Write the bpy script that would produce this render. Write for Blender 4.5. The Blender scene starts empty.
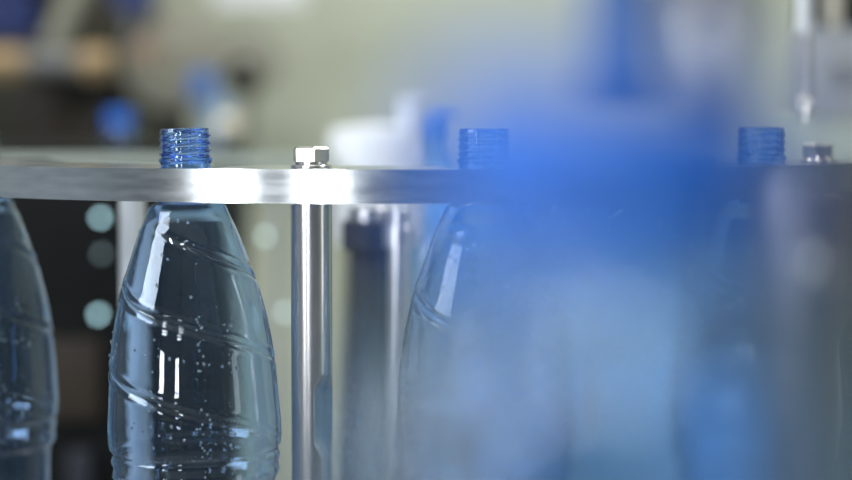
import bpy, bmesh, math, random
from mathutils import Vector, Matrix
random.seed(7)
C = bpy.context.scene.collection
sc = bpy.context.scene
PI = math.pi
# ------------------------------------------------------------------ camera
FPX = 85 / 36 * 852
CAMY, CAMZ, HOR = -1.06, 0.0259, 118.0
PITCH = math.atan((240 - HOR) / FPX)
cam = bpy.data.cameras.new('camera'); co = bpy.data.objects.new('camera', cam); C.objects.link(co)
co.location = (0, CAMY, CAMZ); co.rotation_euler = (PI / 2 - PITCH, 0, 0)
cam.lens = 85; cam.sensor_width = 36; cam.clip_start = 0.02; cam.clip_end = 60
cam.dof.use_dof = True; cam.dof.focus_distance = 1.045; cam.dof.aperture_fstop = 2.8
sc.camera = co
# ------------------------------------------------------------------ world, lights, exposure
w = bpy.data.worlds.new('world'); sc.world = w; w.use_nodes = True
w.node_tree.nodes['Background'].inputs[0].default_value = (0.80, 0.90, 1.0, 1)
w.node_tree.nodes['Background'].inputs[1].default_value = 0.16
def area(name, loc, target, sx, sy, power, col):
    l = bpy.data.lights.new(name, 'AREA'); l.shape = 'RECTANGLE'; l.size = sx; l.size_y = sy
    l.energy = power; l.color = col
    o = bpy.data.objects.new(name, l); C.objects.link(o); o.location = loc
    d = Vector(target) - Vector(loc); o.rotation_euler = d.to_track_quat('-Z', 'Y').to_euler()
    return o
def polar(az, dist, z):      # azimuth to the left of the axis bottle -> camera
    return (-0.10 - math.sin(math.radians(az)) * dist, -math.cos(math.radians(az)) * dist, z)
AIM = (-0.1, 0, 0)
area('window_light', polar(36.5, 3.0, 0.06), (-0.1, 0, 0.05), 0.34, 0.46, 12, (0.93, 0.97, 1))
area('window_light', polar(15, 3.0, 0.06), (-0.1, 0, 0.05), 0.27, 0.46, 9, (0.93, 0.97, 1))
area('window_light', (-2.4, -0.9, 1.35), (0, 0.0, 0), 1.4, 1.2, 44, (0.86, 0.93, 1))
area('window_light', (2.2, -1.0, 0.05), (0, 0.25, 0.02), 0.35, 1.1, 2, (0.95, 0.95, 1))
area('unseen_overhead', (0.3, 0.9, 1.95), (0.3, 1.8, 0), 2.2, 0.4, 48, (1, 0.99, 0.93))  # unseen, put overhead to light the back wall and machinery
area('unseen_overhead', (0.02, -1.45, 1.95), (0.06, -.81, 0), 0.22, 0.22, 10, (0.80, 0.91, 1))  # unseen spot added for a highlight on the near bottle
area('unseen_overhead', (-0.85, -1.25, 1.95), (0.06, -.81, 0), 0.22, 0.22, 10, (0.80, 0.91, 1))  # second added spot, for a highlight further left on that bottle
area('unseen_overhead', (0.0, -0.3, 1.95), (0.0, 0.2, 0), 1.8, 0.4, 5, (1, 0.99, 0.96))  # unseen weak overhead fill
sc.view_settings.view_transform = 'Standard'; sc.view_settings.look = 'None'
sc.view_settings.exposure = 0.14; sc.view_settings.gamma = 1; sc.view_settings.use_curve_mapping = False
cy = sc.cycles
cy.max_bounces = 24; cy.transmission_bounces = 24; cy.glossy_bounces = 8; cy.diffuse_bounces = 4
cy.transparent_max_bounces = 16; cy.volume_bounces = 0
cy.use_denoising = True; cy.denoiser = 'OPENIMAGEDENOISE'
cy.caustics_reflective = True; cy.caustics_refractive = True; cy.blur_glossy = 0.5
cy.sample_clamp_indirect = 6

def at(x, y, d):             # photo pixel + distance along Y from the camera -> world point
    f = Vector((0, math.cos(PITCH), -math.sin(PITCH))); u = Vector((0, math.sin(PITCH), math.cos(PITCH)))
    v = f + Vector(((x - 426) / FPX, 0, 0)) + u * ((240 - y) / FPX)
    return Vector((0, CAMY, CAMZ)) + v * (d / v.y)
# ------------------------------------------------------------------ materials
def nodes(name):
    m = bpy.data.materials.new(name); m.use_nodes = True
    nt = m.node_tree; return m, nt, nt.nodes['Principled BSDF']
def mat(name, col, rough=0.5, metal=0.0, scale=40, var=0.12, rvar=0.1, stretch=(1, 1, 1), bump=0.0, emit=None, estr=0, spec=0.5, aniso=0):
    m, nt, b = nodes(name)
    tc = nt.nodes.new('ShaderNodeTexCoord'); mp = nt.nodes.new('ShaderNodeMapping'); mp.inputs['Scale'].default_value = stretch
    nz = nt.nodes.new('ShaderNodeTexNoise'); nz.inputs['Scale'].default_value = scale; nz.inputs['Detail'].default_value = 4
    nt.links.new(tc.outputs['Object'], mp.inputs['Vector']); nt.links.new(mp.outputs['Vector'], nz.inputs['Vector'])
    cr = nt.nodes.new('ShaderNodeValToRGB')
    c0 = [max(0, c * (1 - var)) for c in col]; c1 = [min(1, c * (1 + var)) for c in col]
    cr.color_ramp.elements[0].color = (*c0, 1); cr.color_ramp.elements[1].color = (*c1, 1)
    cr.color_ramp.elements[0].position = 0.3; cr.color_ramp.elements[1].position = 0.7
    nt.links.new(nz.outputs['Fac'], cr.inputs['Fac']); nt.links.new(cr.outputs['Color'], b.inputs['Base Color'])
    mr = nt.nodes.new('ShaderNodeMapRange'); mr.inputs['To Min'].default_value = max(0.02, rough - rvar); mr.inputs['To Max'].default_value = min(1, rough + rvar)
    nt.links.new(nz.outputs['Fac'], mr.inputs['Value']); nt.links.new(mr.outputs['Result'], b.inputs['Roughness'])
    b.inputs['Metallic'].default_value = metal; b.inputs['Specular IOR Level'].default_value = spec
    b.inputs['Anisotropic'].default_value = aniso
    if bump:
        bp = nt.nodes.new('ShaderNodeBump'); bp.inputs['Strength'].default_value = bump; bp.inputs['Distance'].default_value = 0.001
        nt.links.new(nz.outputs['Fac'], bp.inputs['Height']); nt.links.new(bp.outputs['Normal'], b.inputs['Normal'])
    if emit:
        b.inputs['Emission Color'].default_value = (*emit, 1); b.inputs['Emission Strength'].default_value = estr
    return m
def pet(name, density, colour, rough=0.0):
    m = bpy.data.materials.new(name); m.use_nodes = True; nt = m.node_tree
    nt.nodes.clear()
    out = nt.nodes.new('ShaderNodeOutputMaterial'); g = nt.nodes.new('ShaderNodeBsdfGlass')
    g.inputs['IOR'].default_value = 1.52; g.inputs['Roughness'].default_value = rough; g.inputs['Color'].default_value = (1, 1, 1, 1)
    nz = nt.nodes.new('ShaderNodeTexNoise'); nz.inputs['Scale'].default_value = 60
    tc = nt.nodes.new('ShaderNodeTexCoord'); nt.links.new(tc.outputs['Object'], nz.inputs['Vector'])
    bp = nt.nodes.new('ShaderNodeBump'); bp.inputs['Strength'].default_value = 0.06; bp.inputs['Distance'].default_value = 0.002
    nt.links.new(nz.outputs['Fac'], bp.inputs['Height']); nt.links.new(bp.outputs['Normal'], g.inputs['Normal'])
    v = nt.nodes.new('ShaderNodeVolumeAbsorption'); v.inputs['Color'].default_value = (*colour, 1); v.inputs['Density'].default_value = density
    nt.links.new(g.outputs[0], out.inputs['Surface']); nt.links.new(v.outputs[0], out.inputs['Volume'])
    return m
M = {}
M['pet'] = pet('clear_blue_pet', 620, (0.25, 0.62, 0.97))
M['pet_near'] = pet('misted_blue_pet', 850, (0.22, 0.62, 0.97), .05)
M['pet_neck'] = pet('thick_blue_pet', 330, (0.10, 0.52, 0.97))
def water():
    m = bpy.data.materials.new('water'); m.use_nodes = True; nt = m.node_tree; nt.nodes.clear()
    out = nt.nodes.new('ShaderNodeOutputMaterial'); g = nt.nodes.new('ShaderNodeBsdfGlass'); g.inputs['IOR'].default_value = 1.33
    nt.links.new(g.outputs[0], out.inputs['Surface']); return m
M['water'] = water()
M['plate'] = mat('brushed_aluminium', (0.74, 0.77, 0.79), 0.17, 1, 45, 0.12, 0.05, (1, 1, 6), 0.05)
M['steel'] = mat('stainless_steel', (0.70, 0.69, 0.70), 0.24, 1, 120, 0.14, 0.07, (1, 1, 0.12), 0.05)
M['bolt'] = mat('zinc_steel', (0.72, 0.70, 0.66), 0.22, 1, 90, 0.08, 0.08)
M['grey_steel'] = mat('dull_grey_steel', (0.42, 0.43, 0.46), 0.38, 1, 60, 0.12, 0.08)
M['post_grey'] = mat('dull_post_steel', (0.20, 0.20, 0.235), 0.46, 1, 60, 0.12, 0.08)
M['bright'] = mat('bright_steel', (0.80, 0.79, 0.82), 0.30, 1, 60, 0.06, 0.06)
M['dark_matte'] = mat('dark_slate_enamel', (0.030, 0.034, 0.045), 0.55, 0, 20, 0.15, spec=0.3)
M['satin'] = mat('satin_steel', (0.50, 0.50, 0.52), 0.38, 1, 60, 0.12, 0.08)
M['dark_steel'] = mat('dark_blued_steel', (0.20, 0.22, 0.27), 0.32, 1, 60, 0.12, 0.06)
M['black'] = mat('black_rubber', (0.02, 0.02, 0.022), 0.5, 0, 60, 0.2)
M['cap'] = mat('blue_cap_plastic', (0.016, 0.165, 0.72), 0.38, 0, 200, 0.06, 0.05)
M['wall'] = mat('painted_wall', (0.50, 0.53, 0.43), 0.9, 0, 1.3, 0.05)
M['wall_grey'] = mat('grey_wall_paint', (0.34, 0.37, 0.42), 0.9, 0, 1.5, 0.06)
M['floor'] = mat('grey_epoxy_floor', (0.30, 0.31, 0.30), 0.45, 0, 3, 0.12)
M['ceiling'] = mat('ceiling_paint', (0.75, 0.75, 0.72), 0.9, 0, 2, 0.04)
M['dark_paint'] = mat('dark_machine_paint', (0.008, 0.009, 0.009), 0.7, 0, 6, 0.4, spec=0.15)
M['brown_paint'] = mat('brown_oxide', (0.024, 0.014, 0.006), 0.6, 0, 10, 0.25)
M['olive'] = mat('olive_grey_paint', (0.034, 0.031, 0.018), 0.65, 0, 5, 0.25)
M['brass'] = mat('dull_brass', (0.34, 0.24, 0.13), 0.55, 0.3, 30, 0.15)
M['navy'] = mat('navy_paint', (0.016, 0.035, 0.16), 0.5, 0, 8, 0.2)
M['blue_paint'] = mat('blue_paint', (0.07, 0.16, 0.42), 0.5, 0, 8, 0.12)
M['beige'] = mat('beige_grey_enamel', (0.25, 0.24, 0.19), 0.6, 0, 6, 0.12)
M['grey_paint'] = mat('grey_paint', (0.40, 0.41, 0.43), 0.6, 0, 6, 0.08)
M['grey_paint2'] = mat('worn_grey_paint', (0.15, 0.15, 0.15), 0.6, 0, 8, 0.1)
M['pale_paint'] = mat('pale_green_grey_paint', (0.50, 0.55, 0.48), 0.6, 0, 6, 0.06)
M['white_paint'] = mat('white_enamel', (0.80, 0.81, 0.82), 0.4, 0, 6, 0.05)
M['pale_blue'] = mat('pale_blue_panel', (0.38, 0.60, 0.84), 0.5, 0, 4, 0.1)
M['navy_grey'] = mat('navy_grey_panel', (0.045, 0.075, 0.16), 0.5, 0, 5, 0.1)
M['glint_cyan'] = mat('cyan_glint', (0.6, 0.85, 0.85), 0.4, 0, 5, 0.02, emit=(0.50, 0.84, 0.95), estr=4.0)  # these three glow to imitate blurred background highlights
M['glint_pale'] = mat('pale_glint', (0.6, 0.8, 0.75), 0.4, 0, 5, 0.02, emit=(0.60, 0.85, 0.80), estr=2.0)
M['glint_dim'] = mat('dim_glint', (0.4, 0.55, 0.6), 0.4, 0, 5, 0.02, emit=(0.40, 0.60, 0.68), estr=0.55)
M['belt'] = mat('conveyor_belt', (0.10, 0.11, 0.12), 0.6, 0, 30, 0.15)
# ------------------------------------------------------------------ mesh helpers
def obj(name, bm, m, parent=None, smooth=True, loc=None):
    bmesh.ops.recalc_face_normals(bm, faces=bm.faces)
    me = bpy.data.meshes.new(name); bm.to_mesh(me); bm.free(); me.materials.append(m)
    if smooth:
        me.polygons.foreach_set('use_smooth', [True] * len(me.polygons))
        me.set_sharp_from_angle(angle=math.radians(38))
    o = bpy.data.objects.new(name, me); C.objects.link(o)
    if parent: o.parent = parent
    if loc is not None: o.location = loc
    return o
def thing(name, label, cat, loc=(0, 0, 0), rotz=0, group=None):
    o = bpy.data.objects.new(name, None); o.empty_display_size = 0.02; C.objects.link(o)
    o.location = loc; o.rotation_euler = (0, 0, rotz)
    return tag(o, label, cat, group)
def tag(o, label, cat, group=None):
    o['label'] = label; o['category'] = cat
    if group: o['group'] = group
    return o
def struct(name, bm, m):
    o = obj(name, bm, m, smooth=False); o['kind'] = 'structure'; return o
def dup(root, loc=None, rot=None, label=None, skip=()):
    r = root.copy(); C.objects.link(r)
    if loc is not None: r.location = loc
    if rot is not None: r.rotation_euler = rot
    if label: r['label'] = label
    for ch in list(root.children):
        if ch.name.split('.')[0] in skip: continue
        c = ch.copy(); C.objects.link(c); c.parent = r
        for g in ch.children:
            d = g.copy(); C.objects.link(d); d.parent = c
    return r
def box(bm, c, s, rot=None, bev=0.0):
    b2 = bmesh.new(); bmesh.ops.create_cube(b2, size=1)
    for v in b2.verts: v.co = Vector((v.co.x * s[0], v.co.y * s[1], v.co.z * s[2]))
    if bev: bmesh.ops.bevel(b2, geom=list(b2.edges), offset=bev, segments=2, affect='EDGES', profile=0.7)
    mt = Matrix.Translation(Vector(c)) @ (rot.to_matrix().to_4x4() if rot else Matrix())
    for v in b2.verts: v.co = mt @ v.co
    merge(bm, b2)
def merge(bm, b2):
    me = bpy.data.meshes.new('tmp'); b2.to_mesh(me); b2.free(); bm.from_mesh(me); bpy.data.meshes.remove(me)
def lathe(bm, prof, segs=48, disp=None, mt=None):
    """closed or open (r,z) profile turned about z; r == 0 ends become poles"""
    rings = []
    for i, (r, z) in enumerate(prof):
        if r <= 1e-7: rings.append([bm.verts.new(tr(mt, (0, 0, z)))]); continue
        ring = []
        for k in range(segs):
            a = 2 * PI * k / segs
            rr = r + (disp(a, z, i) if disp else 0)
            ring.append(bm.verts.new(tr(mt, (rr * math.cos(a), rr * math.sin(a), z))))
        rings.append(ring)
    for A, B in zip(rings, rings[1:]):
        for k in range(segs):
            j = (k + 1) % segs
            if len(A) == 1 and len(B) == 1: break
            if len(A) == 1: bm.faces.new((A[0], B[k], B[j]))
            elif len(B) == 1: bm.faces.new((A[k], A[j], B[0]))
            else: bm.faces.new((A[k], A[j], B[j], B[k]))
    return rings
def tr(mt, p):
    p = Vector(p); return mt @ p if mt else p
def cyl(bm, r, z0, z1, segs=40, ch=0.0006, mt=None, r1=None):
    r1 = r if r1 is None else r1
    lathe(bm, [(0, z0), (r - ch, z0), (r, z0 + ch), (r1, z1 - ch), (r1 - ch, z1), (0, z1)], segs, mt=mt)
def along(p, q):             # matrix sending +z to the direction p -> q, origin at p
    p, q = Vector(p), Vector(q); d = q - p
    return Matrix.Translation(p) @ d.to_track_quat('Z', 'Y').to_matrix().to_4x4(), d.length
def tube(bm, p, q, r, segs=24, ch=0.0006):
    mt, L = along(p, q); cyl(bm, r, 0, L, segs, ch, mt)
def prism(bm, pts, z0, z1):
    lo = [bm.verts.new((x, y, z0)) for x, y in pts]; hi = [bm.verts.new((x, y, z1)) for x, y in pts]
    bm.faces.new(hi); bm.faces.new(lo[::-1])
    n = len(pts)
    for i in range(n): bm.faces.new((lo[i], lo[(i + 1) % n], hi[(i + 1) % n], hi[i]))
# ================================================================== SETTING
FLOOR = -1.05; CEIL = 2.05; BACK = 2.9; SIDE = 3.0
bm = bmesh.new(); box(bm, (0, 0, FLOOR - .05), (2 * SIDE + .4, 8, .1)); struct('floor', bm, M['floor'])
bm = bmesh.new(); box(bm, (0, BACK + .05, (FLOOR + CEIL) / 2), (2 * SIDE + .4, .1, CEIL - FLOOR)); struct('wall_back', bm, M['wall'])
bm = bmesh.new(); box(bm, (SIDE + .05, 0, (FLOOR + CEIL) / 2), (.1, 5.79, CEIL - FLOOR)); struct('wall_right', bm, M['wall'])
bm = bmesh.new(); box(bm, (-SIDE - .05, 0, (FLOOR + CEIL) / 2), (.1, 5.79, CEIL - FLOOR)); struct('wall_left', bm, M['wall_grey'])
bm = bmesh.new(); box(bm, (0, 0, CEIL + .05), (2 * SIDE + .4, 8, .1)); struct('ceiling', bm, M['ceiling'])
# ================================================================== CAROUSEL
CX, CY, RB = -0.0168, 0.26818, 0.29227
RO, RI = RB + 0.0255, RB - 0.062
TH = 0.0172
def on_ring(px, R=RB, near=True):     # angle on the ring whose point shows at column px
    best = None
    for i in range(-1000, 1001):
        t = i / 1000 * 1.35
        x, y = CX + R * math.sin(t), CY - R * math.cos(t)
        e = abs(426 + FPX * x / (y - CAMY) - px)
        if best is None or e < best[0]: best = (e, t, x, y)
    return best[1:]
B_PX = [-24, 186, 484, 760]
BOT = [on_ring(p) for p in B_PX]
POSTS = [on_ring(311.5), on_ring(817)]
LOWZ = -0.292
# --- holding plate: an arc with pockets open to its inner side
def plate(t0, t1):
    pts = []
    n = 220
    for i in range(n + 1):
        t = t0 + (t1 - t0) * i / n; pts.append((CX + RO * math.sin(t), CY - RO * math.cos(t)))
    inner = []
    ws = 0.0168
    notch = sorted([b[0] for b in BOT] + [BOT[0][0] - .56], reverse=True)
    notch = [t for t in notch if t0 + .08 < t < t1 - .08]
    cur = t1
    def arc(a, b):
        k = max(2, int(abs(a - b) / .015)); return [(CX + RI * math.sin(a + (b - a) * i / k), CY - RI * math.cos(a + (b - a) * i / k)) for i in range(k + 1)]
    for t in notch:
        dt = math.asin(ws / RI)
        inner += arc(cur, t + dt)
        ca, sa = math.cos(t), math.sin(t)
        for i in range(0, 25):
            a = PI * i / 24            # local u tangential, v radial outward
            u, v = ws * math.cos(a), RB + ws * math.sin(a)
            inner.append((CX + v * sa + u * ca, CY - v * ca + u * sa))
        cur = t - dt
    inner += arc(cur, t0)
    b = bmesh.new(); prism(b, pts + inner, -TH, 0)
    es = [e for e in b.edges if abs(e.verts[0].co.z - e.verts[1].co.z) < 1e-6]
    bmesh.ops.bevel(b, geom=es, offset=0.0007, segments=2, affect='EDGES')
    return b
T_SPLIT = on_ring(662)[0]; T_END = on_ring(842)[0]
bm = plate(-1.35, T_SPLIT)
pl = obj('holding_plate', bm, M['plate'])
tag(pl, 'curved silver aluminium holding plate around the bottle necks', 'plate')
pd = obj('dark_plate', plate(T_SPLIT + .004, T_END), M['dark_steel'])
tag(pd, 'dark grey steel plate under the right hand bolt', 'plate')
# lower bed of the carousel
bm = bmesh.new(); cyl(bm, RO + .06, LOWZ - .02, LOWZ, 96, .001, Matrix.Translation((CX, CY, 0)))
ped = thing('carousel_bed', 'round steel carousel bed under the bottles', 'machine bed', (0, 0, 0))
obj('bed_plate', bm, M['grey_steel'], ped)
bm = bmesh.new(); cyl(bm, .16, FLOOR, LOWZ - .02, 48, .002, Matrix.Translation((CX, CY, 0))); obj('pedestal', bm, M['grey_paint'], ped)
# --- spacer posts with hex bolts
def hexhead(bm, r, z0, h):
    prof = [(0, z0), (r, z0), (r, z0 + h * .86), (r * .88, z0 + h), (0, z0 + h)]
    lathe(bm, prof, 6)
def make_post():
    t = thing('spacer_post', 'polished steel post under a hex bolt, right of the sharp bottle', 'post', group='posts with hex bolts carrying the plate')
    b = bmesh.new(); r = 0.0107
    zs = [-TH - .0001 - i * .004 for i in range(int((-LOWZ - TH) / .004) + 1)]; zs.append(LOWZ)
    lathe(b, [(0, zs[0])] + [(r, z) for z in zs] + [(0, zs[-1])], 64)
    fd = Vector((math.cos(math.radians(-38)), math.sin(math.radians(-38)), 0))
    for v in b.verts:
        if -0.142 < v.co.z < -0.112:
            k = v.co.dot(fd) - r * .72
            if k > 0: v.co -= fd * k
    obj('rod', b, M['steel'], t)
    b = bmesh.new(); hexhead(b, .0098, .0037, .0074); h = obj('bolt_head', b, M['bolt'], t); h.rotation_euler = (0, 0, math.radians(-17))
    b = bmesh.new(); cyl(b, .0084, .0018, .0038, 40, .0003); obj('spring_washer', b, M['bolt'], t)
    b = bmesh.new(); cyl(b, .0106, .0, .0019, 48, .0005); obj('flat_washer', b, M['bolt'], t)
    return t
p0 = make_post(); p0.location = (POSTS[0][1], POSTS[0][2], 0)
p1 = dup(p0, (POSTS[1][1], POSTS[1][2], 0), (0, 0, .48), 'steel post under a hex bolt at the right edge, behind the capped bottle')
# ------------------------------------------------------------------ BOTTLES
PROF = [(-.0105, .0131), (-.0126, .0133), (-.0134, .0158), (-.0146, .0158), (-.0156, .0152), (-.0182, .0166), (-.0198, .0195), (-.0256, .0222), (-.033, .0255),
        (-.0438, .0294), (-.056, .0336), (-.070, .0378), (-.083, .0407), (-.0965, .0428), (-.110, .0441), (-.1228, .0449), (-.1386, .0458), (-.1460, .0455),
        (-.1500, .0437), (-.1530, .0446), (-.1575, .0436), (-.1605, .0442), (-.168, .0412), (-.185, .0405), (-.200, .0418), (-.215, .0450), (-.235, .0458),
        (-.262, .0455), (-.278, .0438), (-.288, .0385), (-.2905, .0330)]
def cr_interp(z):
    for i in range(len(PROF) - 1):
        z0, r0 = PROF[i]; z1, r1 = PROF[i + 1]
        if z1 <= z <= z0:
            t = (z - z0) / (z1 - z0)
            def sl(j):
                if j <= 0 or j >= len(PROF) - 1: return (PROF[min(len(PROF) - 1, j + 1) if j <= 0 else j][1] - PROF[j if j <= 0 else j - 1][1]) / (PROF[min(len(PROF) - 1, j + 1) if j <= 0 else j][0] - PROF[j if j <= 0 else j - 1][0])
                a = (PROF[j][1] - PROF[j - 1][1]) / (PROF[j][0] - PROF[j - 1][0]); b = (PROF[j + 1][1] - PROF[j][1]) / (PROF[j + 1][0] - PROF[j][0])
                return 0 if a * b <= 0 else 2 * a * b / (a + b)
            h = z1 - z0; m0, m1 = sl(i) * h, sl(i + 1) * h
            return (2*t**3 - 3*t*t + 1) * r0 + (t**3 - 2*t*t + t) * m0 + (-2*t**3 + 3*t*t) * r1 + (t**3 - t*t) * m1
    return PROF[-1][1]
PITCHZ, STARTS = 0.0855, 2
def groove(a, z):
    """two-start helical ribs on shoulder and waist, fading at both ends"""
    f = min(1, max(0, (-.030 - z) / .012)) * min(1, max(0, (z + .147) / .012))
    f *= min(1, max(0, (.25 - math.sin(a)) / .5))
    if f <= 0: return 0
    q = (z + PITCHZ * a / (2 * PI) + .0165) / (PITCHZ / STARTS); q -= round(q); q *= PITCHZ / STARTS
    g = -math.exp(-(q / .0016) ** 2) * .0011 + math.exp(-((q - .0036) / .0016) ** 2) * .0006 + math.exp(-((q + .0036) / .0016) ** 2) * .0004
    return g * f
def body_bm():
    b = bmesh.new(); zs = []
    z = -.0105
    while z > -.2905:
        zs.append(z); z -= .0008 if z > -.17 else .003
    zs.append(-.2905)
    wall = lambda z: .0020 if z > -.013 else (.0016 - (.0016 - .0007) * min(1, (-.013 - z) / .016))
    outer = [(cr_interp(z), z) for z in zs]
    inner = [(cr_interp(z) - wall(z), z) for z in zs[:-1]]
    prof = outer + [(.024, -.2915), (.012, -.284), (0, -.281), ] 
    prof_in = [(0, -.2802), (.012, -.2832), (.024, -.2903)] + inner[::-1]
    dsp = lambda a, z, i: groove(a, z)
    seg = 144
    R1 = lathe(b, prof, seg, dsp); R2 = lathe(b, prof_in, seg, dsp)
    A, B = R2[-1], R1[0]
    for k in range(seg): b.faces.new((A[k], A[(k + 1) % seg], B[(k + 1) % seg], B[k]))
    return b
def neck_bm():
    b = bmesh.new(); TOP = .0205
    def dsp(a, z, i):
        if z < .0052 or z > .0190: return 0
        q = (z - .0052 - .0038 * a / (2 * PI)) / .0038; q -= round(q); q *= .0038
        f = min(1, (z - .0052) / .001, (.0190 - z) / .001)
        return f * .00095 * math.exp(-(q / .00072) ** 4)
    out = [(.0131, -.0103), (.0131, .0005), (.0131, .0020), (.0139, .0030), (.0141, .0040), (.0139, .0049)]
    z = .0053
    while z < .0192: out.append((.01275, z)); z += .00035
    out += [(.01275, .0197), (.0125, TOP - .0002), (.0121, TOP), (.0112, TOP), (.0108, TOP - .0004)]
    inn = [(.0108, .019), (.0108, .010), (.0108, 0), (.0110, -.0103), (.0131, -.0103)]
    R = lathe(b, out + inn[:-1], 96, dsp if False else None)
    for v in b.verts:
        r = math.hypot(v.co.x, v.co.y)
        if r > .0124:
            a = math.atan2(v.co.y, v.co.x) % (2 * PI); d = dsp(a, v.co.z, 0)
            v.co.x *= (r + d) / r; v.co.y *= (r + d) / r
    A, B = R[-1], R[0]
    for k in range(96): b.faces.new((A[k], A[(k + 1) % 96], B[(k + 1) % 96], B[k]))
    return b
def drops_bm(n, seed):
    rnd = random.Random(seed); b = bmesh.new()
    def one(a, z, s):
        r = cr_interp(z) + groove(a, z)
        p = Vector((math.cos(a), math.sin(a), 0))
        b2 = bmesh.new(); bmesh.ops.create_icosphere(b2, subdivisions=2, radius=1)
        mt = Matrix.Translation(p * (r + s * .30) + Vector((0, 0, z))) @ Matrix.Rotation(a, 4, 'Z') @ Matrix.Diagonal((s * .55, s, s * rnd.uniform(.9, 1.3), 1)) @ Matrix.Scale(.8, 4)
        for v in b2.verts: v.co = mt @ v.co
        merge(b, b2)
    for i in range(n):
        z = rnd.uniform(-.165, -.026); one(rnd.uniform(-PI, 0), z, rnd.choice([.0004, .0005, .0006, .0008, .0011]))
    for i in range(26): one(-PI + .25 + rnd.uniform(-.25, .35), rnd.uniform(-.10, -.024), rnd.uniform(.0005, .0010))
    for cx_, n2 in ((-1.35, 30), (-1.0, 18), (-1.95, 12)):      # trickles
        for i in range(n2): one(cx_ + rnd.gauss(0, .03), rnd.uniform(-.166, -.075), rnd.uniform(.0004, .0009))
    for zz in (-.092, -.132):                                   # caught along the ribs
        for i in range(9):
            a = -2.2 + i * .16 + rnd.uniform(-.03, .03); one(a, zz - .0135 * (a + 2.2) * .6, rnd.uniform(.0007, .0012))
    return b
def make_bottle():
    t = thing('bottle', 'clear bottle with blue threaded neck, sharply focused left of the steel post', 'bottle', group='bottles held in the carousel')
    obj('body', body_bm(), M['pet'], t)
    n = obj('neck', neck_bm(), M['pet_neck'], t); n['label'] = 'thick blue threaded neck'
    d = obj('water_droplets', drops_bm(45, 3), M['water'], t); d['kind'] = 'stuff'
    return t
b1 = make_bottle(); b1.location = (BOT[1][1], BOT[1][2], 0); b1.rotation_euler = (0, math.radians(-1.5), 0)
b0 = dup(b1, (BOT[0][1], BOT[0][2], 0), (0, 0, .25), 'dark blurred bottle cut off by the left edge of the photo')
b2 = dup(b1, (BOT[2][1], BOT[2][2], 0), (0, 0, -.3), 'bottle whose blue neck shows beside the left side of the big blurred cap')
b3 = dup(b1, (BOT[3][1], BOT[3][2], 0), (0, 0, .4), 'dark blue necked bottle just left of the right hand bolt')
# --- capped bottle close to the lens
def make_cap(parent, name='cap', wide=False):
    b = bmesh.new(); seg = 120
    def dsp(a, z, i): return 0
    out = [(.0, .0218), (.0128, .0218), (.0142, .0212), (.0149, .0200), (.0150, .0185)] + [(.0150, .0185 - k * .0015) for k in range(1, 8)] + [(.0151, .0072), (.0146, .0066), (.0151, .0060), (.0152, .0030), (.0148, .0026), (.0146, .0026)]
    inn = [(.0143, .0030), (.0143, .0190), (.0, .0207)]
    if wide: S = 1.52; out = [(r * S, z * (.0222 / .0218)) for r, z in out]; inn = [(r * S, z * (.0222 / .0218)) for r, z in inn]
    lathe(b, out + inn, seg)
    for v in b.verts:
        r = math.hypot(v.co.x, v.co.y)
        if r > .0149 * (1.52 if wide else 1) and .0075 < v.co.z < .0190:
            a = math.atan2(v.co.y, v.co.x); k = 1 + (.00028 if (round(a / (2 * PI) * seg) % 2 == 0) else -.00005) / r
            v.co.x *= k; v.co.y *= k
    return obj(name, b, M['cap'], parent)
FG = at(611, 170, .250)
fgz = FG.z - .0105
fb = thing('bottle', 'large blurred blue capped bottle close in front of the camera', 'bottle', (FG.x, FG.y, fgz))
b = bmesh.new()
WIDE = [(.0192, .0150), (.0198, .0005), (.0202, -.0015), (.0210, -.0035), (.0225, -.0055), (.0250, -.0080), (.0285, -.0120), (.0318, -.0170), (.0348, -.0240), (.0375, -.0340), (.0397, -.0460), (.0415, -.0640), (.0440, -.0900), (.0450, -.1200), (.0445, -.1500), (.0425, -.1650), (.0445, -.1800), (.0455, -.2300), (.0450, -.2700), (.0400, -.2890), (.0330, -.2915), (.0, -.2850)]
def fine(pr):
    o = []
    for (r0, z0), (r1, z1) in zip(pr, pr[1:]):
        n = max(1, int(math.hypot(r1 - r0, z1 - z0) / .003))
        o += [(r0 + (r1 - r0) * i / n, z0 + (z1 - z0) * i / n) for i in range(n)]
    return o + [pr[-1]]
def inset(r, z): return (max(0, r - (.0016 if z > -.008 else .0006)), z + (.0008 if z < -.28 else 0))
fp = fine(WIDE)
A = lathe(b, fp, 120, lambda a, z, i: groove(a, z) * (1 if z < -.03 else 0)); B = lathe(b, [inset(r, z) for r, z in fp], 120, lambda a, z, i: groove(a, z))
for k in range(120): b.faces.new((A[0][k], A[0][(k + 1) % 120], B[0][(k + 1) % 120], B[0][k]))
obj('body', b, M['pet_near'], fb)
make_cap(fb, wide=True)
# conveyor that carries it
cv = thing('outfeed_conveyor', 'belt conveyor under the blurred capped bottle', 'conveyor', (0, FG.y, fgz - .2916))
bm = bmesh.new(); box(bm, (0, 0, -.004), (2.2, .11, .008), bev=.001); obj('belt', bm, M['belt'], cv)
for s in (-1, 1):
    bm = bmesh.new(); box(bm, (0, s * .062, -.02), (2.2, .012, .06), bev=.002); obj('side_rail', bm, M['steel'], cv)
for s in (-1, 1):
    for q in (-1, 1):
        z0 = FLOOR - (fgz - .2916)
        bm = bmesh.new(); box(bm, (s * .9, q * .06, (z0 - .05) / 2), (.04, .03, -.05 - z0), bev=.002); obj('leg', bm, M['grey_steel'], cv)
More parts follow.
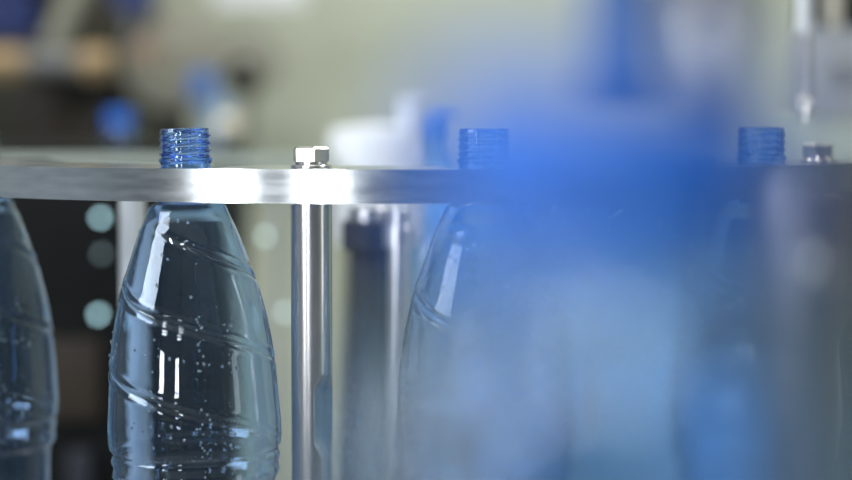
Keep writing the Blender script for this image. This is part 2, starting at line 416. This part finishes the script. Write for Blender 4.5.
# --- blurred near post and nozzle
g = at(815, 176, .56)
gp = thing('guide_post', 'blurred grey steel guide post in front of the right bolt', 'post', (g.x, g.y, 0))
bm = bmesh.new()
zt = g.z
lathe(bm, [(0, FLOOR), (.0112, FLOOR), (.0112, zt - .03), (0, zt - .03)], 40); obj('rod', bm, M['post_grey'], gp)
bm = bmesh.new(); lathe(bm, [(0, zt - .045), (.0132, zt - .045), (.0138, zt - .043), (.0138, zt - .004), (.0118, zt), (0, zt)], 48); obj('collar', bm, M['post_grey'], gp)
bm = bmesh.new(); tube(bm, (0, -.010, zt - .024), (0, -.0195, zt - .024), .0035); obj('set_screw', bm, M['bolt'], gp)
nz_ = at(714, 110, .44)
fn = thing('filling_nozzle', 'blurred steel nozzle hanging in front, above the blue cap', 'nozzle', (nz_.x, nz_.y, nz_.z))
bm = bmesh.new(); lathe(bm, [(0, .0), (.005, 0), (.0074, .004), (.0074, .014), (0, .014)], 40); obj('tip', bm, M['satin'], fn)
bm = bmesh.new(); cyl(bm, .0102, .0141, .40, 40); obj('tube', bm, M['satin'], fn)
bm = bmesh.new(); cyl(bm, .0128, .022, .034, 6, .0004); obj('nut', bm, M['satin'], fn)
bm = bmesh.new(); box(bm, (0, .0, .415), (.04, .05, .03), bev=.003); obj('bracket', bm, M['grey_paint'], fn)
# --- central column and hub
H = at(371, 300, 1.33)
cc = thing('drive_shaft', 'blurred dark shaft with a collar behind the plate, right of the polished post', 'shaft', (H.x, H.y, 0))
zc = lambda y: at(381, y, 1.33).z
bm = bmesh.new(); cyl(bm, .0130, LOWZ, zc(235), 56, .001); obj('shaft', bm, M['dark_matte'], cc)
bm = bmesh.new(); cyl(bm, .0190, zc(250), zc(220), 56, .001); obj('collar', bm, M['dark_matte'], cc)
bm = bmesh.new(); cyl(bm, .0150, zc(221), zc(206), 56, .001); obj('upper_shaft', bm, M['steel'], cc)
q = at(400, 300, 1.31)
tr_ = thing('tie_rod', 'blurred bright steel rod close beside the dark shaft', 'rod', (q.x, q.y, 0))
bm = bmesh.new(); cyl(bm, .0076, LOWZ, zc(206), 40); obj('rod', bm, M['bright'], tr_)
bm = bmesh.new(); cyl(bm, .0105, zc(246), zc(224), 40); obj('nut', bm, M['bright'], tr_)
# white round housing further back
hc = at(378, 150, 1.85); hd = thing('round_housing', 'blurred whitish round housing behind the left hex bolt', 'housing', (hc.x, hc.y, 0))
zh = lambda y: at(378, y, 1.85).z
bm = bmesh.new(); lathe(bm, [(0, zh(240)), (.046, zh(240)), (.046, zh(134)), (.042, zh(128)), (.0, zh(124))], 64); obj('drum', bm, M['white_paint'], hd)
bm = bmesh.new(); cyl(bm, .03, FLOOR, zh(240), 40, .001); obj('column', bm, M['dark_matte'], hd)
bm = bmesh.new(); cyl(bm, .0135, 0, .030, 6, .001); hb = obj('top_nut', bm, M['white_paint'], hd); hb.location = (.033, -.012, zh(131))
# thin post behind sharp bottle
t = at(133, 300, 1.27)
tp = thing('stay_rod', 'pinkish grey steel rod seen behind the sharp bottle', 'rod', (t.x, t.y, 0))
bm = bmesh.new(); cyl(bm, .0082, LOWZ, -.0175, 40); obj('rod', bm, M['white_paint'], tp)
bm = bmesh.new(); cyl(bm, .0125, LOWZ, LOWZ + .012, 40); obj('foot', bm, M['bolt'], tp)

# ================================================================== BACKGROUND MACHINERY
def bxp(bm, x0, y0, x1, y1, d, depth, bev=.004):   # a box whose front face fills that patch at distance d
    a, b = at(x0, y0, d), at(x1, y1, d)
    box(bm, ((a.x + b.x) / 2, a.y + depth / 2, (a.z + b.z) / 2), (abs(b.x - a.x), depth, abs(a.z - b.z)), bev=bev)
def stand(bm, x, d, y_top, wpx, dep=.05):           # leg down to the floor
    a = at(x, y_top, d); wd = wpx * d / FPX
    box(bm, (a.x, a.y + dep / 2 + .001, (a.z + FLOOR) / 2), (wd, dep, a.z - FLOOR), bev=.002)
# rear rail
rr = thing('rear_rail', 'pale steel guide rail running behind the plate', 'rail')
bm = bmesh.new(); bxp(bm, -150, 156, 335, 167, 1.8, .012, .001); obj('bar', bm, M['pale_paint'], rr)
for x in (-120, 318):
    bm = bmesh.new(); stand(bm, x, 1.812, 160, 14, .014); obj('leg', bm, M['grey_steel'], rr)
# dark machine cabinet below-left
mc = thing('machine_cabinet', 'dark machine cabinet filling the gap between the two left bottles', 'machine')
bm = bmesh.new(); a, b = at(-120, 150, 1.95), at(224, 600, 1.95)
box(bm, ((a.x + b.x) / 2, a.y + .15, (a.z + FLOOR) / 2), (b.x - a.x, .30, a.z - FLOOR), bev=.006); obj('housing', bm, M['dark_paint'], mc)
bm = bmesh.new(); bxp(bm, 40, 340, 100, 420, 1.935, .016); obj('hatch', bm, M['brown_paint'], mc)
bm = bmesh.new(); bxp(bm, 66, 452, 90, 500, 1.925, .026); obj('latch', bm, M['dark_matte'], mc)
for i, (x, y, dpx, m, lab) in enumerate([(103, 217, 6, 'glint_cyan', 'bright pale cyan glowing bead imitating a blurred glint just under the plate'), (104, 253, 6, 'glint_dim', 'dim blue glowing bead imitating a blurred glint below the bright one'),
        (101, 313, 6, 'glint_cyan', 'pale cyan glowing bead imitating a blurred glint, lowest of the three by the bottle')]):
    q = at(x, y, 1.95); t = thing('glint_bead', lab, 'glint', q, group='added glowing glints on the dark cabinet')  # glowing bead added in place of a blurred highlight
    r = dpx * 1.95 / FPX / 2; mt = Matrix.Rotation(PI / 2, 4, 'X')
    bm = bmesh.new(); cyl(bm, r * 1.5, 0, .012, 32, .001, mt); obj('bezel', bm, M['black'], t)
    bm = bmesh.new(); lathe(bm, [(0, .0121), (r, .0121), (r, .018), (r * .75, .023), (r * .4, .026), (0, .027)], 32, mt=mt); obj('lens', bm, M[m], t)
ls = thing('glint_stand', 'thin steel stand added to carry two glints, left of the polished post', 'stand')  # stand added only to hold two glowing beads
q = at(276, 200, 1.95)
bm = bmesh.new(); tube(bm, (q.x, q.y + .012, FLOOR), (q.x, q.y + .012, at(276, 180, 1.95).z), .004); obj('pole', bm, M['grey_paint'], ls)
for k, (x, y, lab) in enumerate([(266, 236, 'upper dim glowing bead imitating a blurred glint on the thin stand'), (286, 312, 'lower dim glowing bead imitating a blurred glint on the thin stand')]):
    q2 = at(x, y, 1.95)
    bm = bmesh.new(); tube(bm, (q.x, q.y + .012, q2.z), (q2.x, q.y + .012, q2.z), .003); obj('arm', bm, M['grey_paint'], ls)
    t = thing('glint_bead', lab, 'glint', q2, group='added glowing glints on the thin stand'); r = .0032; mt = Matrix.Rotation(PI / 2, 4, 'X')  # another glowing bead imitating a blurred highlight
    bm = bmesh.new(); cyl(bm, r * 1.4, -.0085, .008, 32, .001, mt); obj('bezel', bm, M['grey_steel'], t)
    bm = bmesh.new(); lathe(bm, [(0, .0081), (r, .0081), (r, .012), (r * .6, .015), (0, .016)], 32, mt=mt); obj('lens', bm, M['glint_pale'], t)
# olive/brown upper machine wall
um = thing('filler_housing', 'dark olive machine housing at the upper left', 'machine')
bm = bmesh.new(); bxp(bm, -120, -120, 128, 149.5, 3.480, .3, .01); obj('housing', bm, M['olive'], um)
bm = bmesh.new(); bxp(bm, 20, 84, 60, 149, 3.432, .038); obj('hatch', bm, M['brown_paint'], um)
bm = bmesh.new(); bxp(bm, 58, 122, 108, 148, 3.444, .028); obj('lower_hatch', bm, M['brown_paint'], um)
bm = bmesh.new(); bxp(bm, 35, 62, 130, 98, 3.456, .018); obj('dark_panel', bm, M['dark_paint'], um)
# motor upper-left navy
mo = thing('motor', 'navy blue motor block at the top left corner', 'motor')
bm = bmesh.new(); bxp(bm, -60, -60, 34, 38, 3.120, .2, .02); obj('casing', bm, M['navy'], mo)
bm = bmesh.new()
for k in range(6): bxp(bm, -60, -50 + k * 15, 34, -46 + k * 15, 3.108, .012, .001)
obj('fins', bm, M['navy'], mo)
bm = bmesh.new(); bxp(bm, 34.5, -60, 48, 34, 3.144, .16, .01); obj('flange', bm, M['dark_paint'], mo)
# slanted grey strut
a, b = at(52, 48, 3.000), at(88, -40, 3.000)
bm = bmesh.new(); mt, L = along(a, b); lathe(bm, [(0, 0), (.019, 0), (.019, L), (0, L)], 32, mt=mt); st = obj('strut', bm, M['beige'], None); tag(st, 'slanted pale grey strut beside the navy motor', 'strut')
# second navy block
nb = thing('actuator', 'small navy actuator at the top, right of the slanted strut', 'actuator')
bm = bmesh.new(); bxp(bm, 112, -50, 152, 8, 3.240, .06, .006); obj('cylinder_block', bm, M['navy'], nb)
bm = bmesh.new(); tube(bm, at(132, 8, 3.288), at(132, 40, 3.288), .009); obj('plunger', bm, M['grey_steel'], nb)
# horizontal pipe with brass unions
hp = thing('pipe', 'horizontal grey pipe with tan brass unions across the upper left', 'pipe')
bm = bmesh.new(); tube(bm, at(-60, 62, 2.880), at(78, 62, 2.880), .017, 32); obj('pipe_body', bm, M['grey_paint2'], hp)
for x0, x1 in ((-14, 26), (78, 112)):
    bm = bmesh.new(); tube(bm, at(x0, 63, 2.880), at(x1, 63, 2.880), .0215, 32, .003); u = obj('union', bm, M['brass'], hp)
    bm = bmesh.new(); mt, L = along(at((x0 + x1) / 2 - 5, 63, 2.880), at((x0 + x1) / 2 + 5, 63, 2.880)); cyl(bm, .0255, 0, L, 6, .001, mt); obj('nut', bm, M['brass'], u)
# big round beige disc (flywheel guard)
fw = thing('wheel_guard', 'round beige grey wheel guard at the upper left', 'guard')
c = at(172, 58, 3.300); r = 52 * 3.300 / FPX
mt = Matrix.Translation(c) @ Matrix.Rotation(PI / 2, 4, 'X')
bm = bmesh.new(); lathe(bm, [(0, -.05), (r, -.05), (r, -.005), (r * .96, 0), (r * .75, .004), (r * .7, .012), (r * .25, .016), (0, .016)], 64, mt=mt); obj('disc', bm, M['beige'], fw)
bm = bmesh.new(); q = at(146, 50, 3.240); cyl(bm, .020, 0, .03, 6, .002, Matrix.Translation(q) @ Matrix.Rotation(PI / 2, 4, 'X')); obj('boss', bm, mat('tan_enamel', (.30, .19, .12), .6, 0, 10), fw)
bm = bmesh.new(); bxp(bm, 150, 100, 190, 400, 3.384, .05); obj('bracket', bm, M['olive'], fw)
# gauge with dark dial
ga = thing('pressure_gauge', 'round grey gauge with dark centre beside the beige guard', 'gauge')
c = at(248, 62, 3.120)
mt = Matrix.Translation(c) @ Matrix.Rotation(PI / 2, 4, 'X')
R0 = 31 * 3.120 / FPX
bm = bmesh.new(); lathe(bm, [(0, -.03), (R0 * .9, -.03), (R0, -.02), (R0, .006), (R0 * .9, .010), (R0 * .86, .004), (0, .004)], 48, mt=mt); obj('case', bm, M['beige'], ga)
bm = bmesh.new(); q = at(243, 78, 3.072); cyl(bm, .026, 0, .02, 32, .003, Matrix.Translation(q) @ Matrix.Rotation(PI / 2, 4, 'X')); obj('knob', bm, M['dark_paint'], ga)
bm = bmesh.new(); tube(bm, at(248, 90, 3.132), at(236, 400, 3.132), .010); obj('stem', bm, M['beige'], ga)
# blue valve
bv = thing('valve', 'blue valve body left of the round gauge', 'valve')
bm = bmesh.new(); tube(bm, at(203, 70, 3.000), at(203, 102, 3.000), .021, 32, .004); obj('handwheel', bm, M['blue_paint'], bv)
bm = bmesh.new(); bxp(bm, 204, 98, 230, 150, 3.000, .04, .005); obj('valve_body', bm, mat('sky_blue_paint', (.28, .42, .60), .5, 0, 6), bv)
bm = bmesh.new(); tube(bm, at(214, 150, 3.024), at(214, 500, 3.024), .010); obj('stem', bm, M['grey_steel'], bv)
# pale ball added to imitate a blurred highlight disc
q = at(228, 128, 2.45)
kn = thing('glint_ball', 'pale beige ball imitating a blurred highlight just right of the sharp bottle neck', 'knob')
bm = bmesh.new(); bmesh.ops.create_uvsphere(bm, u_segments=32, v_segments=20, radius=.018, matrix=Matrix.Translation(q)); obj('ball', bm, mat('ivory_glint', (.62, .57, .45), .4, 0, 5), kn)
bm = bmesh.new(); tube(bm, q + Vector((0, .005, -.015)), Vector((q.x, q.y + .005, FLOOR)), .005); obj('ball_stem', bm, M['grey_steel'], kn)
# far capped bottle on the inner line
q = at(119, 120, 2.0)
def far_bottle(px, py, d, lab, rot):
    q = at(px, py, d)
    o = dup(b1, (q.x, q.y, q.z - .012), (0, 0, rot), lab, skip=('water_droplets',)); o['group'] = 'capped bottles on the inner line'
    make_cap(o)
    s = thing('bottle_stand', 'steel stand under the far bottle with ' + lab.split('with ')[-1], 'stand', (q.x, q.y, 0))
    zt = q.z - .012 - .2916
    bm = bmesh.new(); cyl(bm, .055, zt - .012, zt, 40, .001); obj('stand_plate', bm, M['grey_steel'], s)
    bm = bmesh.new(); cyl(bm, .02, FLOOR, zt - .012, 24, .001); obj('stand_column', bm, M['grey_steel'], s)
far_bottle(119, 119, 2.45, 'far blurred bottle with blue cap, left of the sharp neck', .3)
far_bottle(442, 124, 2.15, 'far blurred bottle with blue cap, right of the white round housing', .8)
# white bar at the top
wb = thing('cable_duct', 'white cable duct along the top of the back wall', 'duct')
bm = bmesh.new(); bxp(bm, 212, -40, 305, 5, 3.6, .06, .003); obj('trunking', bm, M['white_paint'], wb)
# ------------------------------ right-hand side
pn = thing('control_panel', 'grey machine panel at the upper right edge', 'panel')
bm = bmesh.new(); bxp(bm, 806, 29, 960, 119, 2.0, .12, .004); obj('casing', bm, M['grey_paint'], pn)
bm = bmesh.new(); bxp(bm, 828, 62, 940, 84, 1.995, .006, .001); obj('strip', bm, mat('light_grey_strip', (.30, .305, .32), .5, 0, 9), pn)
bm = bmesh.new(); bxp(bm, 810, -60, 960, 28.5, 2.03, .1, .004); obj('dark_recess', bm, M['dark_paint'], pn)
bm = bmesh.new(); bxp(bm, 790, 123, 960, 190, 2.0, .16, .012); obj('base', bm, M['pale_paint'], pn)
bm = bmesh.new(); stand(bm, 900, 2.03, 185, 60, .08); obj('leg', bm, M['grey_paint'], pn)
sr = thing('sensor_rod', 'upright steel rod with a pale tip above the right bolt', 'rod')
dd = 1.55
q0, q1 = at(803.5, 119, dd), at(803.5, -80, dd)
bm = bmesh.new(); tube(bm, at(803.5, 101, dd), q1, .0054, 32); obj('rod', bm, M['satin'], sr)
bm = bmesh.new(); tube(bm, q0, at(803.5, 100.5, dd), .0066, 32, .001); obj('tip', bm, M['bolt'], sr)
bm = bmesh.new(); tube(bm, at(803.5, 34, dd), q1, .0068, 32, .001); obj('sleeve', bm, M['white_paint'], sr)
br = thing('guide_bar', 'short pale bar in the dark recess at the top right', 'bar')
bm = bmesh.new(); bxp(bm, 828, -60, 841, 27, 1.96, .012, .002); obj('bar', bm, mat('ivory_enamel', (.72, .66, .54), .5, 0, 6), br)
bm = bmesh.new(); bxp(bm, 825, -75, 844, -60.5, 1.95, .06, .002); obj('clamp', bm, M['grey_steel'], br)
# blue hose hanging near the lens
hs = thing('air_hose', 'blurred blue air hose hanging left of the steel nozzle', 'hose')
q = at(622, 60, .46)
bm = bmesh.new(); cyl(bm, .0078, at(622, 74, .46).z, q.z + .40, 40, .0015, Matrix.Translation((q.x, q.y, 0))); obj('tube', bm, M['blue_paint'], hs)
bm = bmesh.new(); cyl(bm, .0090, at(622, 84, .46).z, at(622, 60, .46).z, 6, .0008, Matrix.Translation((q.x, q.y, 0))); obj('fitting', bm, M['navy'], hs)
# pale blue cabinet added to brighten the view through the capped bottle
pc = thing('added_cabinet', 'pale blue cabinet added to brighten the blurred capped bottle', 'cabinet')
bm = bmesh.new(); a, b = at(430, 178, 2.4), at(838, 600, 2.4)
box(bm, ((a.x + b.x) / 2, a.y + .15, (a.z + FLOOR) / 2), (b.x - a.x, .3, a.z - FLOOR), bev=.006); obj('housing', bm, M['pale_blue'], pc)
bm = bmesh.new(); bxp(bm, 450, 220, 600, 560, 2.39, .012); d_ = obj('door', bm, M['pale_blue'], pc)
bm = bmesh.new(); bxp(bm, 586, 360, 592, 420, 2.37, .02, .002); obj('handle', bm, M['grey_steel'], d_)
bm = bmesh.new(); bxp(bm, 692, 192, 832, 338, 2.39, .012); obj('upper_hatch', bm, M['navy_grey'], pc)
# dark column at the right edge
dk = thing('machine_upright', 'dark navy machine upright at the lower right edge, behind the grey guide post', 'upright')
bm = bmesh.new(); a, b = at(836, 198, 1.78), at(905, 600, 1.78)
box(bm, ((a.x + b.x) / 2, a.y + .04, (a.z + FLOOR) / 2), (b.x - a.x, .08, a.z - FLOOR), bev=.004); obj('post', bm, M['dark_matte'], dk)
bm = bmesh.new(); c0 = at(830, 198, 1.775); c1 = at(911, 190, 1.775)
box(bm, ((c0.x + c1.x) / 2, a.y + .04, a.z + .0055), (c1.x - c0.x, .1, .01), bev=.002); obj('cap_plate', bm, M['navy_grey'], dk)
